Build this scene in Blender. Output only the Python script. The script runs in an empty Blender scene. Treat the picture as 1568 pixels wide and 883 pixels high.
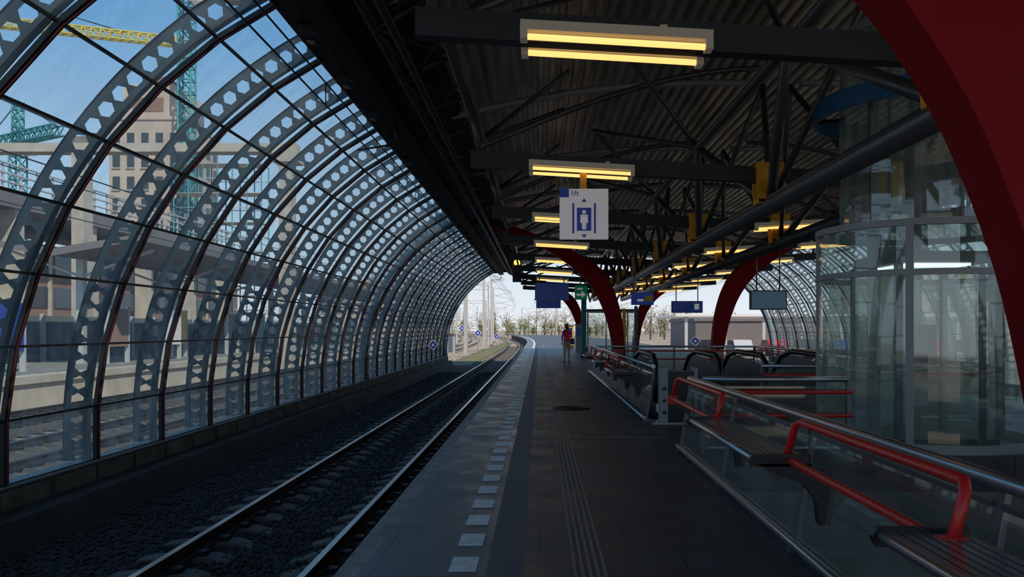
import bpy, math, random
from mathutils import Vector, Matrix
R=random.Random(7)
S=bpy.context.scene
AX=4.45
def mir(x): return 2*AX-x
# ---------------- materials ----------------
def newmat(n):
    m=bpy.data.materials.new(n); m.use_nodes=True
    return m,m.node_tree,m.node_tree.nodes['Principled BSDF']
def mat(n,col,rough=.5,metal=0,nz=0.0,nscale=5,bump=0.0,bscale=40,emit=None,es=0,stretch=(1,1,1),spec=.5):
    m,t,b=newmat(n)
    b.inputs['Base Color'].default_value=(*col,1); b.inputs['Roughness'].default_value=rough
    b.inputs['Metallic'].default_value=metal; b.inputs['Specular IOR Level'].default_value=spec
    tc=t.nodes.new('ShaderNodeTexCoord'); mp=t.nodes.new('ShaderNodeMapping'); mp.inputs['Scale'].default_value=stretch
    t.links.new(tc.outputs['Object'],mp.inputs[0])
    if nz>0:
        no=t.nodes.new('ShaderNodeTexNoise'); no.inputs['Scale'].default_value=nscale; no.inputs['Detail'].default_value=6
        t.links.new(mp.outputs[0],no.inputs['Vector'])
        r=t.nodes.new('ShaderNodeValToRGB'); r.color_ramp.elements[0].position=.3; r.color_ramp.elements[1].position=.7
        r.color_ramp.elements[0].color=(*[max(0,c*(1-nz)) for c in col],1)
        r.color_ramp.elements[1].color=(*[min(1,c*(1+nz)) for c in col],1)
        t.links.new(no.outputs['Fac'],r.inputs[0]); t.links.new(r.outputs[0],b.inputs['Base Color'])
    if bump>0:
        n2=t.nodes.new('ShaderNodeTexNoise'); n2.inputs['Scale'].default_value=bscale; n2.inputs['Detail'].default_value=4
        t.links.new(mp.outputs[0],n2.inputs['Vector'])
        bp=t.nodes.new('ShaderNodeBump'); bp.inputs['Strength'].default_value=bump; bp.inputs['Distance'].default_value=.02
        t.links.new(n2.outputs['Fac'],bp.inputs['Height']); t.links.new(bp.outputs[0],b.inputs['Normal'])
    if emit:
        b.inputs['Emission Color'].default_value=(*emit,1); b.inputs['Emission Strength'].default_value=es
    return m
def glass(n,tint,dirt_haze,dcol,refl=.5,base=.05,rough=.03,graze=0.0,sc=(1,2.2,.35)):
    m=bpy.data.materials.new(n); m.use_nodes=True; t=m.node_tree; N=t.nodes; L=t.links
    N.clear(); out=N.new('ShaderNodeOutputMaterial')
    tr=N.new('ShaderNodeBsdfTransparent'); tr.inputs[0].default_value=(*tint,1)
    df=N.new('ShaderNodeBsdfDiffuse'); df.inputs[0].default_value=(*dcol,1)
    tl=N.new('ShaderNodeBsdfTranslucent'); tl.inputs[0].default_value=(*dcol,1)
    dm=N.new('ShaderNodeMixShader'); dm.inputs[0].default_value=.6; L.new(df.outputs[0],dm.inputs[1]); L.new(tl.outputs[0],dm.inputs[2])
    gl=N.new('ShaderNodeBsdfGlossy'); gl.inputs['Roughness'].default_value=rough; gl.inputs[0].default_value=(.92,.95,.97,1)
    m1=N.new('ShaderNodeMixShader'); m2=N.new('ShaderNodeMixShader')
    tc=N.new('ShaderNodeTexCoord'); mp=N.new('ShaderNodeMapping'); mp.inputs['Scale'].default_value=sc
    no=N.new('ShaderNodeTexNoise'); no.inputs['Scale'].default_value=2.0; no.inputs['Detail'].default_value=8; no.inputs['Roughness'].default_value=.65
    L.new(tc.outputs['Object'],mp.inputs[0]); L.new(mp.outputs[0],no.inputs['Vector'])
    mr=N.new('ShaderNodeMapRange'); mr.inputs['From Min'].default_value=.35; mr.inputs['From Max'].default_value=.75
    mr.inputs['To Min'].default_value=dirt_haze*.4; mr.inputs['To Max'].default_value=dirt_haze*1.9  # film amount: real dirt together with painted haze and reflections
    lw=N.new('ShaderNodeLayerWeight'); lw.inputs['Blend'].default_value=.5
    L.new(no.outputs['Fac'],mr.inputs['Value'])
    g2=N.new('ShaderNodeMath'); g2.operation='POWER'; g2.inputs[1].default_value=7; L.new(lw.outputs['Facing'],g2.inputs[0])
    g3=N.new('ShaderNodeMath'); g3.operation='MULTIPLY_ADD'; g3.inputs[1].default_value=graze; L.new(g2.outputs[0],g3.inputs[0]); L.new(mr.outputs[0],g3.inputs[2])
    L.new(g3.outputs[0],m1.inputs[0])
    L.new(tr.outputs[0],m1.inputs[1]); L.new(dm.outputs[0],m1.inputs[2])
    p=N.new('ShaderNodeMath'); p.operation='POWER'; p.inputs[1].default_value=4; L.new(lw.outputs['Facing'],p.inputs[0])
    ml=N.new('ShaderNodeMath'); ml.operation='MULTIPLY_ADD'; ml.inputs[1].default_value=refl; ml.inputs[2].default_value=base
    L.new(p.outputs[0],ml.inputs[0]); L.new(ml.outputs[0],m2.inputs[0])
    L.new(m1.outputs[0],m2.inputs[1]); L.new(gl.outputs[0],m2.inputs[2]); L.new(m2.outputs[0],out.inputs[0])
    return m
def brickmat(n,c1,c2,mortar,sx,sy,rough=.5,ms=.01,bump=.3,off=.5):
    m,t,b=newmat(n); N=t.nodes; L=t.links
    tc=N.new('ShaderNodeTexCoord'); br=N.new('ShaderNodeTexBrick')
    br.inputs['Scale'].default_value=1; br.inputs['Brick Width'].default_value=sx; br.inputs['Row Height'].default_value=sy
    br.inputs['Mortar Size'].default_value=ms; br.inputs['Color1'].default_value=(*c1,1); br.inputs['Color2'].default_value=(*c2,1)
    br.inputs['Mortar'].default_value=(*mortar,1); br.offset=off
    L.new(tc.outputs['Object'],br.inputs['Vector'])
    no=N.new('ShaderNodeTexNoise'); no.inputs['Scale'].default_value=1.7; no.inputs['Detail'].default_value=8; no.inputs['Roughness'].default_value=.7
    L.new(tc.outputs['Object'],no.inputs['Vector'])
    mr=N.new('ShaderNodeMapRange'); mr.inputs['From Min'].default_value=.3; mr.inputs['From Max'].default_value=.7; mr.inputs['To Min'].default_value=.5; mr.inputs['To Max'].default_value=1.45
    L.new(no.outputs['Fac'],mr.inputs['Value'])
    mx=N.new('ShaderNodeMix'); mx.data_type='RGBA'; mx.blend_type='MULTIPLY'; mx.inputs['Factor'].default_value=1
    L.new(br.outputs['Color'],mx.inputs['A']); L.new(mr.outputs[0],mx.inputs['B']); L.new(mx.outputs['Result'],b.inputs['Base Color'])
    n2=N.new('ShaderNodeTexNoise'); n2.inputs['Scale'].default_value=90; L.new(tc.outputs['Object'],n2.inputs['Vector'])
    bp=N.new('ShaderNodeBump'); bp.inputs['Strength'].default_value=bump; bp.inputs['Distance'].default_value=.01
    L.new(n2.outputs['Fac'],bp.inputs['Height']); L.new(bp.outputs[0],b.inputs['Normal'])
    r2=N.new('ShaderNodeMapRange'); r2.inputs['From Min'].default_value=.3; r2.inputs['From Max'].default_value=.7; r2.inputs['To Min'].default_value=rough-.14; r2.inputs['To Max'].default_value=rough+.16
    L.new(no.outputs['Fac'],r2.inputs['Value']); L.new(r2.outputs[0],b.inputs['Roughness'])
    return m
M={}
M['steel_dark']=mat('steel_dark',(.012,.015,.018),.45,.3)
M['rib']=mat('rib_paint',(.014,.028,.036),.65,0,.3,3)
M['ribred']=mat('rib_red_edge',(.07,.012,.014),.5)
M['ribgrey']=mat('arch_grey',(.13,.19,.24),.5,0,.2,2)
M['gl']=glass('tunnel_glass',(.80,.92,.97),.12,(.55,.68,.76),.55,.035,graze=.55)  # bluish film is dirt plus outdoor haze put into the pane colour
M['glh']=glass('tunnel_glass_hazy',(.68,.80,.82),.40,(.46,.56,.58),.5,.04,graze=.4)
M['fgl']=glass('fence_glass',(.66,.76,.73),.12,(.42,.5,.48),.5,.14,sc=(1,1,1))
M['lgl']=glass('lift_glass',(.80,.88,.85),.19,(.70,.77,.73),.45,.10,sc=(3,3,.25))  # pale streaky film paints milky reflections into the glass
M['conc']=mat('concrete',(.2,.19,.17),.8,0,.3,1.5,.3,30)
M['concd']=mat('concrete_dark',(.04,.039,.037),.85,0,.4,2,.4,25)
M['concy']=mat('concrete_mossy',(.10,.085,.055),.85,0,.5,3,.4,25)
M['concl']=mat('concrete_light',(.46,.40,.33),.8,0,.15,1)
M['cope']=mat('coping_stone',(.27,.25,.23),.6,0,.4,6,.4,60)
M['slab']=brickmat('platform_slab',(.105,.13,.135),(.092,.115,.12),(.04,.048,.048),2.0,1.2,.36,.008)
M['pave']=brickmat('platform_paving',(.062,.057,.06),(.074,.067,.069),(.032,.03,.03),.6,.6,.46,.01)
M['rough']=mat('grit_strip',(.08,.09,.105),.55,0,.3,40,.8,120)
M['white']=mat('white_tile',(.8,.8,.78),.5,0,.15,8)
M['tact']=mat('tactile_rib',(.25,.21,.16),.6,0,.2,8)
M['iron']=mat('cast_iron',(.025,.022,.02),.5,.5,.3,20)
M['rail']=mat('rail_top',(.5,.49,.48),.25,1)
M['rust']=mat('rail_rust',(.03,.018,.013),.75,0,.3,20)
M['sleep']=mat('sleeper_concrete',(.12,.105,.09),.85,0,.3,6,.3,40)
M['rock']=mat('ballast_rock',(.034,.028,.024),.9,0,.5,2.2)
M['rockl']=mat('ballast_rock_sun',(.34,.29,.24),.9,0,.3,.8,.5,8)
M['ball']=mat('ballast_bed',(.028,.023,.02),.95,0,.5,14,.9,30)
M['ceil']=mat('corrugated_steel',(.44,.42,.36),.33,.5,.35,1.2,0,1,stretch=(3,.4,1))
M['roofd']=mat('roof_dark',(.009,.009,.010),.6,spec=.2)
M['tube']=mat('roof_tube',(.085,.09,.095),.33,.3)
M['beam']=mat('roof_beam',(.024,.028,.034),.5,.2)
M['yel']=mat('yellow_bracket',(.8,.36,.015),.5,0,.2,4)
M['red']=mat('red_paint',(.21,.004,.007),.6,0,.15,1.5,spec=.12)
M['redr']=mat('red_rail_paint',(.62,.018,.014),.35)
M['sil']=mat('brushed_steel',(.42,.44,.46),.3,.9)
M['silm']=mat('grey_paint',(.30,.32,.33),.5,.2)
M['post']=mat('fence_post',(.13,.14,.15),.4,.6)
M['blk']=mat('black_plastic',(.008,.008,.009),.4)
M['hous']=mat('lamp_housing',(.42,.40,.35),.4,emit=(1,.85,.6),es=.04)
M['tubeE']=mat('lamp_tube',(1,.8,.45),.4,emit=(1,.54,.15),es=1.45)
M['cab']=mat('cab_fill_glow',(.9,.95,.9),.4,emit=(.85,1,.92),es=1.6)  # glow added inside the lift car to lighten its glass
M['blue']=mat('sign_blue',(.012,.04,.28),.4,emit=(.02,.06,.4),es=.12)
M['bluel']=mat('ring_blue',(.01,.09,.22),.4)
M['wht']=mat('sign_white',(.6,.57,.56),.4,emit=(.9,.87,.9),es=.16)
M['grn']=mat('sign_green',(.01,.16,.06),.4,emit=(.0,.3,.1),es=.1)
M['teal']=mat('teal_paint',(.01,.16,.17),.5)
M['scr']=mat('display_screen',(.01,.02,.08),.3,emit=(.015,.06,.32),es=.14)
M['scr2']=mat('display_screen_grey',(.10,.17,.25),.3,emit=(.1,.2,.35),es=.12)
M['orE']=mat('signal_orange',(1,.4,.05),.4,emit=(1,.33,.04),es=5)
M['tan']=mat('facade_tan',(.5,.39,.32),.85,0,.12,.3)
M['brn']=mat('facade_brown',(.28,.16,.12),.85,0,.15,.3)
M['win']=mat('window_dark',(.05,.06,.07),.15)
M['craneY']=mat('crane_yellow',(.65,.5,.05),.5)
M['craneT']=mat('crane_teal',(.04,.25,.27),.5)
M['ground']=mat('ground_gravel',(.34,.27,.20),.95,0,.35,.12)
M['grass']=mat('grass',(.15,.15,.06),.95,0,.4,1.5)
M['leaf']=mat('spring_leaves',(.19,.2,.08),.9,0,.4,.15)
M['leafb']=mat('bare_branches',(.26,.22,.16),.9,0,.3,.2)
M['mast']=mat('mast_galvanised',(.5,.5,.5),.5,.2)
M['fac']=mat('facade_grey',(.17,.15,.15),.7,0,.2,.1)
M['bar']=mat('barrier_greygreen',(.14,.17,.17),.7,0,.2,1)
M['ybox']=mat('yellow_box',(.6,.35,.02),.5)
# ---------------- mesh builder ----------------
class B:
    def __init__(s,name,loc=(0,0,0)):
        s.n=name; s.v=[]; s.f=[]; s.m=[]; s.sm=[]; s.ms=[]; s.loc=Vector(loc)
    def mi(s,k):
        if k not in s.ms: s.ms.append(k)
        return s.ms.index(k)
    def face(s,idx,k,sm=False): s.f.append(idx); s.m.append(s.mi(k)); s.sm.append(sm)
    def add(s,vs,fs,k,sm=False):
        o=len(s.v); s.v+= [Vector(v) for v in vs]
        for f in fs: s.face([i+o for i in f],k,sm)
    def box(s,x0,x1,y0,y1,z0,z1,k):
        s.add([(x0,y0,z0),(x1,y0,z0),(x1,y1,z0),(x0,y1,z0),(x0,y0,z1),(x1,y0,z1),(x1,y1,z1),(x0,y1,z1)],
          [(0,3,2,1),(4,5,6,7),(0,1,5,4),(1,2,6,5),(2,3,7,6),(3,0,4,7)],k)
    def bar(s,p,q,w,h,k,up=(0,0,1)):
        p=Vector(p);q=Vector(q);d=(q-p).normalized();up=Vector(up)
        sd=d.cross(up)
        if sd.length<1e-4: sd=Vector((1,0,0))
        sd.normalize(); u=sd.cross(d)
        vs=[]
        for c in (p,q):
            for a,b in ((-1,-1),(1,-1),(1,1),(-1,1)): vs.append(c+sd*a*w/2+u*b*h/2)
        s.add(vs,[(0,3,2,1),(4,5,6,7),(0,1,5,4),(1,2,6,5),(2,3,7,6),(3,0,4,7)],k)
    def path(s,pts,r,k,n=8,closed=False,cap=True,rs=None):
        pts=[Vector(p) for p in pts]; N=len(pts); o=len(s.v); prev=None
        for i,p in enumerate(pts):
            if closed: d=(pts[(i+1)%N]-pts[i-1])
            else: d=pts[min(i+1,N-1)]-pts[max(i-1,0)]
            d.normalize()
            if prev is None:
                a=Vector((0,0,1)) if abs(d.z)<.9 else Vector((1,0,0))
                u=d.cross(a).normalized()
            else:
                u=(prev-d*prev.dot(d)).normalized()
            prev=u; w=d.cross(u); rr=rs[i] if rs else r
            for j in range(n):
                t=2*math.pi*j/n; s.v.append(p+(u*math.cos(t)+w*math.sin(t))*rr)
        for i in range(N if closed else N-1):
            for j in range(n):
                a=o+i*n+j;b=o+i*n+(j+1)%n; c=o+((i+1)%N)*n+(j+1)%n; d=o+((i+1)%N)*n+j
                s.face([a,b,c,d],k,True)
        if cap and not closed:
            s.face([o+j for j in range(n)][::-1],k); s.face([o+(N-1)*n+j for j in range(n)],k)
    def tube(s,p,q,r,k,n=8): s.path([p,q],r,k,n)
    def ext(s,poly,axis,a,b,k):
        def mk(p,t): return {'x':(t,p[0],p[1]),'y':(p[0],t,p[1]),'z':(p[0],p[1],t)}[axis]
        n=len(poly); vs=[mk(p,a) for p in poly]+[mk(p,b) for p in poly]
        fs=[tuple(range(n)),tuple(range(2*n-1,n-1,-1))]+[(i,(i+1)%n,n+(i+1)%n,n+i)[::-1] for i in range(n)]
        s.add(vs,fs,k)
    def sphere(s,c,r,k,n=10,sc=(1,1,1)):
        vs=[];fs=[];c=Vector(c)
        for i in range(n+1):
            ph=math.pi*i/n
            for j in range(n*2):
                th=math.pi*j/n
                vs.append(c+Vector((math.sin(ph)*math.cos(th)*sc[0],math.sin(ph)*math.sin(th)*sc[1],math.cos(ph)*sc[2]))*r)
        for i in range(n):
            for j in range(2*n):
                fs.append((i*2*n+j,(i+1)*2*n+j,(i+1)*2*n+(j+1)%(2*n),i*2*n+(j+1)%(2*n)))
        s.add(vs,fs,k,True)
    def mirror(s):
        for v in s.v: v.x=mir(v.x)
        s.f=[f[::-1] for f in s.f]; return s
    def done(s,parent=None):
        me=bpy.data.meshes.new(s.n); me.from_pydata([v-s.loc for v in s.v],[],s.f)
        for k in s.ms: me.materials.append(M[k])
        me.polygons.foreach_set('material_index',s.m); me.polygons.foreach_set('use_smooth',s.sm); me.update()
        ob=bpy.data.objects.new(s.n,me); ob.location=s.loc; S.collection.objects.link(ob)
        if parent: ob.parent=parent; ob.matrix_parent_inverse=parent.matrix_world.inverted()
        return ob
def empty(n,loc=(0,0,0)):
    e=bpy.data.objects.new(n,None); e.location=loc; S.collection.objects.link(e); bpy.context.view_layer.update(); return e
def xo(y): return -(max(0,y-72)**2)/(2*1300)
# ---------------- glass tunnel ----------------
CX,CZ,RR=-.3,.05,5.7
angs=[-3.6]+[3.7+8.5*k for k in range(0,8)]
def arc(a,r=RR): a=math.radians(a); return (CX-r*math.cos(a),CZ+r*math.sin(a))
Y0,Y1=-6.08,52.8
ribY=[Y0+1.9*k for k in range(32) if Y0+1.9*k<=Y1+.01]
def tunnel(flip):
    par=empty('glass_tunnel_wall')
    g=B('glazing')
    for yi in range(len(ribY)-1):
        ya,yb=ribY[yi],ribY[yi+1]
        for i in range(len(angs)-1):
            p=arc(angs[i]);q=arc(angs[i+1])
            g.add([(p[0],ya,p[1]),(p[0],yb,p[1]),(q[0],yb,q[1]),(q[0],ya,q[1])],[(0,1,2,3)],'glh' if i==0 else 'gl')
    f=B('glazing_bars')
    for y in ribY:
        for i in range(len(angs)-1):
            p=arc(angs[i],RR-.03);q=arc(angs[i+1],RR-.03)
            f.bar((p[0],y,p[1]),(q[0],y,q[1]),.075,.055,'steel_dark',up=(1,0,.01) if i<4 else (0,0,1))
            p=arc(angs[i],RR-.068);q=arc(angs[i+1],RR-.068)
            f.bar((p[0],y,p[1]),(q[0],y,q[1]),.025,.02,'ribred',up=(1,0,.01) if i<4 else (0,0,1))
    for a in angs:
        p=arc(a,RR-.02); f.bar((p[0],Y0,p[1]),(p[0],Y1,p[1]),.03,.03,'steel_dark')
    r=B('castellated_ribs')
    ri,ro=RR+.06,RR+.40; rm=(ri+ro)/2; b=(ro-ri)/2; n=30; A0,A1=-3.6,64
    da=(A1-A0)/n; a=math.radians(da)*rm/2; hr=.094; hs=.082
    for y in ribY:
        for c in range(n):
            am=A0+da*(c+.5)
            def P(u,v):
                t=math.radians(am)+u/rm; rr=rm+v
                return (CX-rr*math.cos(t),y,CZ+rr*math.sin(t))
            hx=[(hr,0),(hr/2,hs),(-hr/2,hs),(-hr,0),(-hr/2,-hs),(hr/2,-hs)]
            rc=[(a,0),(a,b),(-a,b),(-a,0),(-a,-b),(a,-b)]
            vs=[P(*p) for p in rc]+[P(*p) for p in hx]
            r.add(vs,[(i,(i+1)%6,6+(i+1)%6,6+i) for i in range(6)],'rib')
            for rr,w in ((ri,.1),(ro,.05)):
                t0=math.radians(am-da/2);t1=math.radians(am+da/2)
                r.add([(CX-rr*math.cos(t0),y-w/2,CZ+rr*math.sin(t0)),(CX-rr*math.cos(t0),y+w/2,CZ+rr*math.sin(t0)),(CX-rr*math.cos(t1),y+w/2,CZ+rr*math.sin(t1)),(CX-rr*math.cos(t1),y-w/2,CZ+rr*math.sin(t1))],[(0,1,2,3)],'rib')
    m=B('main_arch_tube')
    for y in (4.2,28.4,52.6):
        m.path([(arc(A,RR+.1)[0],y,arc(A,RR+.1)[1]) for A in range(-4,66,3)],.19,'ribgrey',12)
    for o in (g,f,r,m):
        if flip:o.mirror()
        o.done(par)
    w=B('trackside_kerb_wall')
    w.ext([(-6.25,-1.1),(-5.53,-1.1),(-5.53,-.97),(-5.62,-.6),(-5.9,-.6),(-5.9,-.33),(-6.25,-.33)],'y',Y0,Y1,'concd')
    w.box(-6.2,-5.93,Y0,Y1,-.33,-.305,'silm')
    for k in range(60):
        y=Y0+k*1.0
        if y<Y1: w.box(-5.905,-5.885,y+.05,y+.95,-.56,-.36,'concy')
    if flip: w.mirror()
    w.done()
tunnel(False); tunnel(True)
# ---------------- tracks ----------------
def track(name,xc,ya,yb,zt=-.75,step=6,sl_to=110,curve=True):
    off=(lambda y:xo(y)) if curve else (lambda y:0)
    par=empty(name)
    t=B('rails')
    ys=[ya+i*step for i in range(int((yb-ya)/step)+1)]
    prof=[(-.07,-.15),(.07,-.15),(.07,-.135),(.012,-.11),(.012,-.04),(.036,-.03),(.036,-.004),(-.036,-.004),(-.036,-.03),(-.012,-.04),(-.012,-.11),(-.07,-.135)]
    for xr in (-.75,.75):
        n=len(prof)
        for i in range(len(ys)-1):
            a,bb=ys[i],ys[i+1]
            vs=[(xc+off(a)+xr+p[0],a,zt+p[1]) for p in prof]+[(xc+off(bb)+xr+p[0],bb,zt+p[1]) for p in prof]
            t.add(vs,[(j,n+j,n+(j+1)%n,(j+1)%n) for j in range(n)],'rust')
            x=xc+xr; t.add([(x+off(a)-.033,a,zt),(x+off(a)+.033,a,zt),(x+off(bb)+.033,bb,zt),(x+off(bb)-.033,bb,zt)],[(0,1,2,3)],'rail')
            t.add([(x+off(a)-.036,a,zt-.02),(x+off(a)-.033,a,zt),(x+off(bb)-.033,bb,zt),(x+off(bb)-.036,bb,zt-.02),(x+off(a)+.036,a,zt-.02),(x+off(a)+.033,a,zt),(x+off(bb)+.033,bb,zt),(x+off(bb)+.036,bb,zt-.02)],[(0,3,2,1),(4,5,6,7)],'rail')
    t.done(par)
    s=B('sleepers'); y=ya
    while y<min(yb,sl_to):
        x=xc+off(y); zb=zt-.15
        p=[(-1.27,zb-.17),(-1.27,zb-.03),(-1.1,zb-.01),(-.5,zb-.0),(-.28,zb-.06),(.28,zb-.06),(.5,zb),(1.1,zb-.01),(1.27,zb-.03),(1.27,zb-.17)]
        s.ext([(x+q[0],q[1]) for q in p],'y',y,y+.24,'sleep')
        for xr in(-.75,.75):
            s.box(x+xr-.17,x+xr-.08,y+.06,y+.18,zb,zb+.05,'iron'); s.box(x+xr+.08,x+xr+.17,y+.06,y+.18,zb,zb+.05,'iron')
        y+=.6
    s.done(par)
track('railway_track',-2.87,-1.2,330)
track('railway_track',mir(-2.87),-1.2,330,sl_to=60)
for x in (-9.5,-13.3): track('railway_track',x,0,330,sl_to=60)
def rocks(name,x0,x1,y0,y1,n,s0,s1,zb,k):
    b=B(name)
    ico=[(0,0,1),(.9,0,.3),(.2,.85,.3),(-.75,.5,.3),(-.75,-.5,.3),(.2,-.85,.3),(0,0,-.7)]
    fs=[(0,1,2),(0,2,3),(0,3,4),(0,4,5),(0,5,1),(6,2,1),(6,3,2),(6,4,3),(6,5,4),(6,1,5)]
    for i in range(n):
        u=R.random(); y=y0+(y1-y0)*u**2.2; x=x0+(x1-x0)*R.random()
        sc=R.uniform(s0,s1); a=R.random()*6.28; ca,sa=math.cos(a),math.sin(a); tz=R.uniform(.5,1)
        vs=[]
        for p in ico:
            q=(p[0]*R.uniform(.7,1.2),p[1]*R.uniform(.7,1.2),p[2]*tz)
            vs.append((x+sc*(q[0]*ca-q[1]*sa),y+sc*(q[0]*sa+q[1]*ca),zb+R.uniform(0,.02)+sc*q[2]))
        b.add(vs,fs,k)
    return b.done()
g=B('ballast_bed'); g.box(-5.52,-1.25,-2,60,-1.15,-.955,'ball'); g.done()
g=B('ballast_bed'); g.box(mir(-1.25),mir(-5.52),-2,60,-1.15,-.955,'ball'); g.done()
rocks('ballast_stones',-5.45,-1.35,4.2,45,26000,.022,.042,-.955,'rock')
# ---------------- platform ----------------
p=B('platform_floor')
def strip(x0,x1,ya,yb,z0,z1,k,step=8):
    ys=[ya]+[y for y in range(int(ya)+1,int(yb)) if y>=72 and y%step==0]+[yb]
    for a,b in zip(ys,ys[1:]):
        oa,ob=xo(a),xo(b)
        p.add([(x0+oa,a,z0),(x1+oa,a,z0),(x1+ob,b,z0),(x0+ob,b,z0),(x0+oa,a,z1),(x1+oa,a,z1),(x1+ob,b,z1),(x0+ob,b,z1)],
          [(0,3,2,1),(4,5,6,7),(0,1,5,4),(1,2,6,5),(2,3,7,6),(3,0,4,7)],k)
YE=190
strip(-1.21,-1.07,-3,YE,-.16,0,'cope'); strip(-1.07,-.6,-3,YE,-.4,0,'slab'); strip(-.6,-.32,-3,YE,-.4,0,'slab'); strip(-.32,-.1,-3,YE,-.4,0,'rough')
strip(-.1,1.75,-3,YE,-.4,0,'pave')
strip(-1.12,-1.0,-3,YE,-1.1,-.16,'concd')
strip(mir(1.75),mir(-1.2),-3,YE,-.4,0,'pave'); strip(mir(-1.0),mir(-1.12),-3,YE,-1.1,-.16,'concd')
strip(1.75,mir(1.75),9.3,12.8,-.4,0,'pave'); strip(1.75,mir(1.75),27.2,YE,-.4,0,'pave')
p.done()
d=B('platform_white_dashes')
y=1820/354-.15-.6*6
while y<170:
    o=xo(y); d.box(-.545+o,-.381+o,y,y+.3,-.001,.004,'white'); y+=.585
d.done()
d=B('tactile_guide_strip')
for x in (.205,.25,.295,.34,.385): d.box(x,x+.018,-1,72,-.001,.006,'tact')
d.box(-.1,1.7,10.9,10.94,-.001,.004,'tact')
d.done()
d=B('manhole_cover')
d.ext([(.58+.34*math.cos(t*math.pi/16),14.9+.34*math.sin(t*math.pi/16)) for t in range(32)],'z',0,.012,'iron')
for r in (.1,.2,.3): d.path([(.58+r*math.cos(t*math.pi/12),14.9+r*math.sin(t*math.pi/12),.012) for t in range(24)],.01,'rust',6,closed=True)
d.done()
d=B('stairwell_walls')
for ya,yb in((-3,9.3),(12.8,27.2)):
    d.box(1.55,1.74,ya,yb,-3.8,-.4,'conc'); d.box(mir(1.74),mir(1.55),ya,yb,-3.8,-.4,'conc')
    d.box(1.55,mir(1.55),ya,yb,-4,-3.8,'conc')
    d.box(1.55,mir(1.55),yb,yb+.15,-3.8,-.4,'conc'); d.box(1.55,mir(1.55),ya-.15,ya,-3.8,-.4,'conc')
d.done()
# ---------------- fences / benches / red rails ----------------
def fence(ya,yb,flip,benches,reds):
    f=B('glass_balustrade')
    f.tube((1.64,ya,.06),(1.64,yb,.06),.032,'sil',10)
    f.box(1.66,1.74,ya,yb,-.05,.03,'post')
    f.tube((1.78,ya,.86),(1.78,yb,.86),.035,'sil',12)
    n=max(1,round((yb-ya)/2.1)); 
    for i in range(n+1):
        y=ya+(yb-ya)*i/n
        f.bar((1.67,y,.03),(1.80,y,.84),.025,.05,'post',up=(0,1,0))
        f.box(1.62,1.80,y-.04,y+.04,-.05,.04,'post')
    for i in range(n):
        a=ya+(yb-ya)*i/n+.04;b=ya+(yb-ya)*(i+1)/n-.04
        f.add([(1.67,a,.09),(1.67,b,.09),(1.77,b,.76),(1.77,a,.76)],[(0,1,2,3)],'fgl')
        f.bar((1.77,a,.77),(1.77,b,.77),.025,.025,'post')
    if flip:f.mirror()
    f.done()
    for (a,b) in benches:
        s=B('perch_bench')
        for j in range(7):
            x=1.31+j*.042; s.box(x,x+.034,a,b,.66,.685,'sil')
        s.path([(1.29,a,.67),(1.29,b,.67)],.024,'sil',8)
        s.box(1.30,1.6,a+.02,b-.02,.645,.66,'blk')
        for yc in(a,b):
            s.ext([(1.27,.70),(1.25,.67),(1.27,.63),(1.62,.63),(1.62,.70)],'y',yc-.02,yc+.02,'blk')
        for y in (a+.02,b-.02):
            s.ext([(1.30,.645),(1.62,.645),(1.74,.60),(1.76,.5),(1.73,.28),(1.67,.28),(1.655,.42),(1.58,.52),(1.42,.575)],'y',y-.04,y+.04,'blk')
        if flip:s.mirror()
        s.done()
    for (a,b) in reds:
        s=B('red_leaning_rail')
        s.path([(1.5,a,.66),(1.5,a+.02,.66),(1.5,b-.02,.66),(1.5,b,.66)],.024,'redr',10)
        s.path([(1.50,a,.62),(1.56,a,.86),(1.58,a+.05,.885),(1.58,b-.05,.885),(1.56,b,.86),(1.50,b,.64)],.024,'redr',10)
        for y in (a,b):
            s.box(1.46,1.56,y-.03,y+.03,.6,.69,'redr'); s.bar((1.5,y,.63),(1.72,y,.5),.035,.06,'blk')
        if flip:s.mirror()
        s.done()
for fl in(False,True):
    fence(-1.2,9.7,fl,[(.9,3.1),(4.9,7.0)],[(3.0,5.0),(7.0,9.3)])
    fence(12.8,27.0,fl,[(14.2,16.0),(18.4,20.2),(22.6,24.4)],[(16.1,18.3),(20.3,22.5),(24.5,26.6)])
f=B('end_balustrade')
for ya,x0,x1 in ((9.55,1.9,3.6),(12.95,3.5,7.1),(27.1,1.8,7.1)):
    f.tube((x0,ya,.86),(x1,ya,.86),.035,'sil',10); f.tube((x0,ya,.06),(x1,ya,.06),.03,'sil',8)
    f.tube((x0,ya-.12,.72),(x1,ya-.12,.72),.024,'redr',8)
    f.tube((x0,ya-.12,.45),(x1,ya-.12,.45),.024,'redr',8)
    n=round((x1-x0)/1.2)
    for i in range(n+1):
        x=x0+(x1-x0)*i/n; f.box(x-.025,x+.025,ya-.03,ya+.03,-.02,.86,'post'); f.bar((x,ya-.12,.72),(x,ya,.7),.03,.03,'blk')
    f.add([(x0,ya,.1),(x1,ya,.1),(x1,ya,.78),(x0,ya,.78)],[(0,1,2,3)],'fgl')
f.done()
c=B('control_cabinet')
c.box(1.95,2.35,12.45,12.75,0,.8,'blk'); c.box(1.85,1.95,12.43,12.78,0,.86,'silm'); c.box(2.35,2.4,12.43,12.78,0,.86,'silm')
c.box(1.72,2.5,12.4,12.8,.0,.03,'sil')
for z in (.18,.36,.54): 
    c.path([(1.895,12.425,z),(1.895,12.40,z)],.028,'blk',10)
c.box(2.2,2.3,12.42,12.46,.2,.34,'ybox')
c.done()
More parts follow.
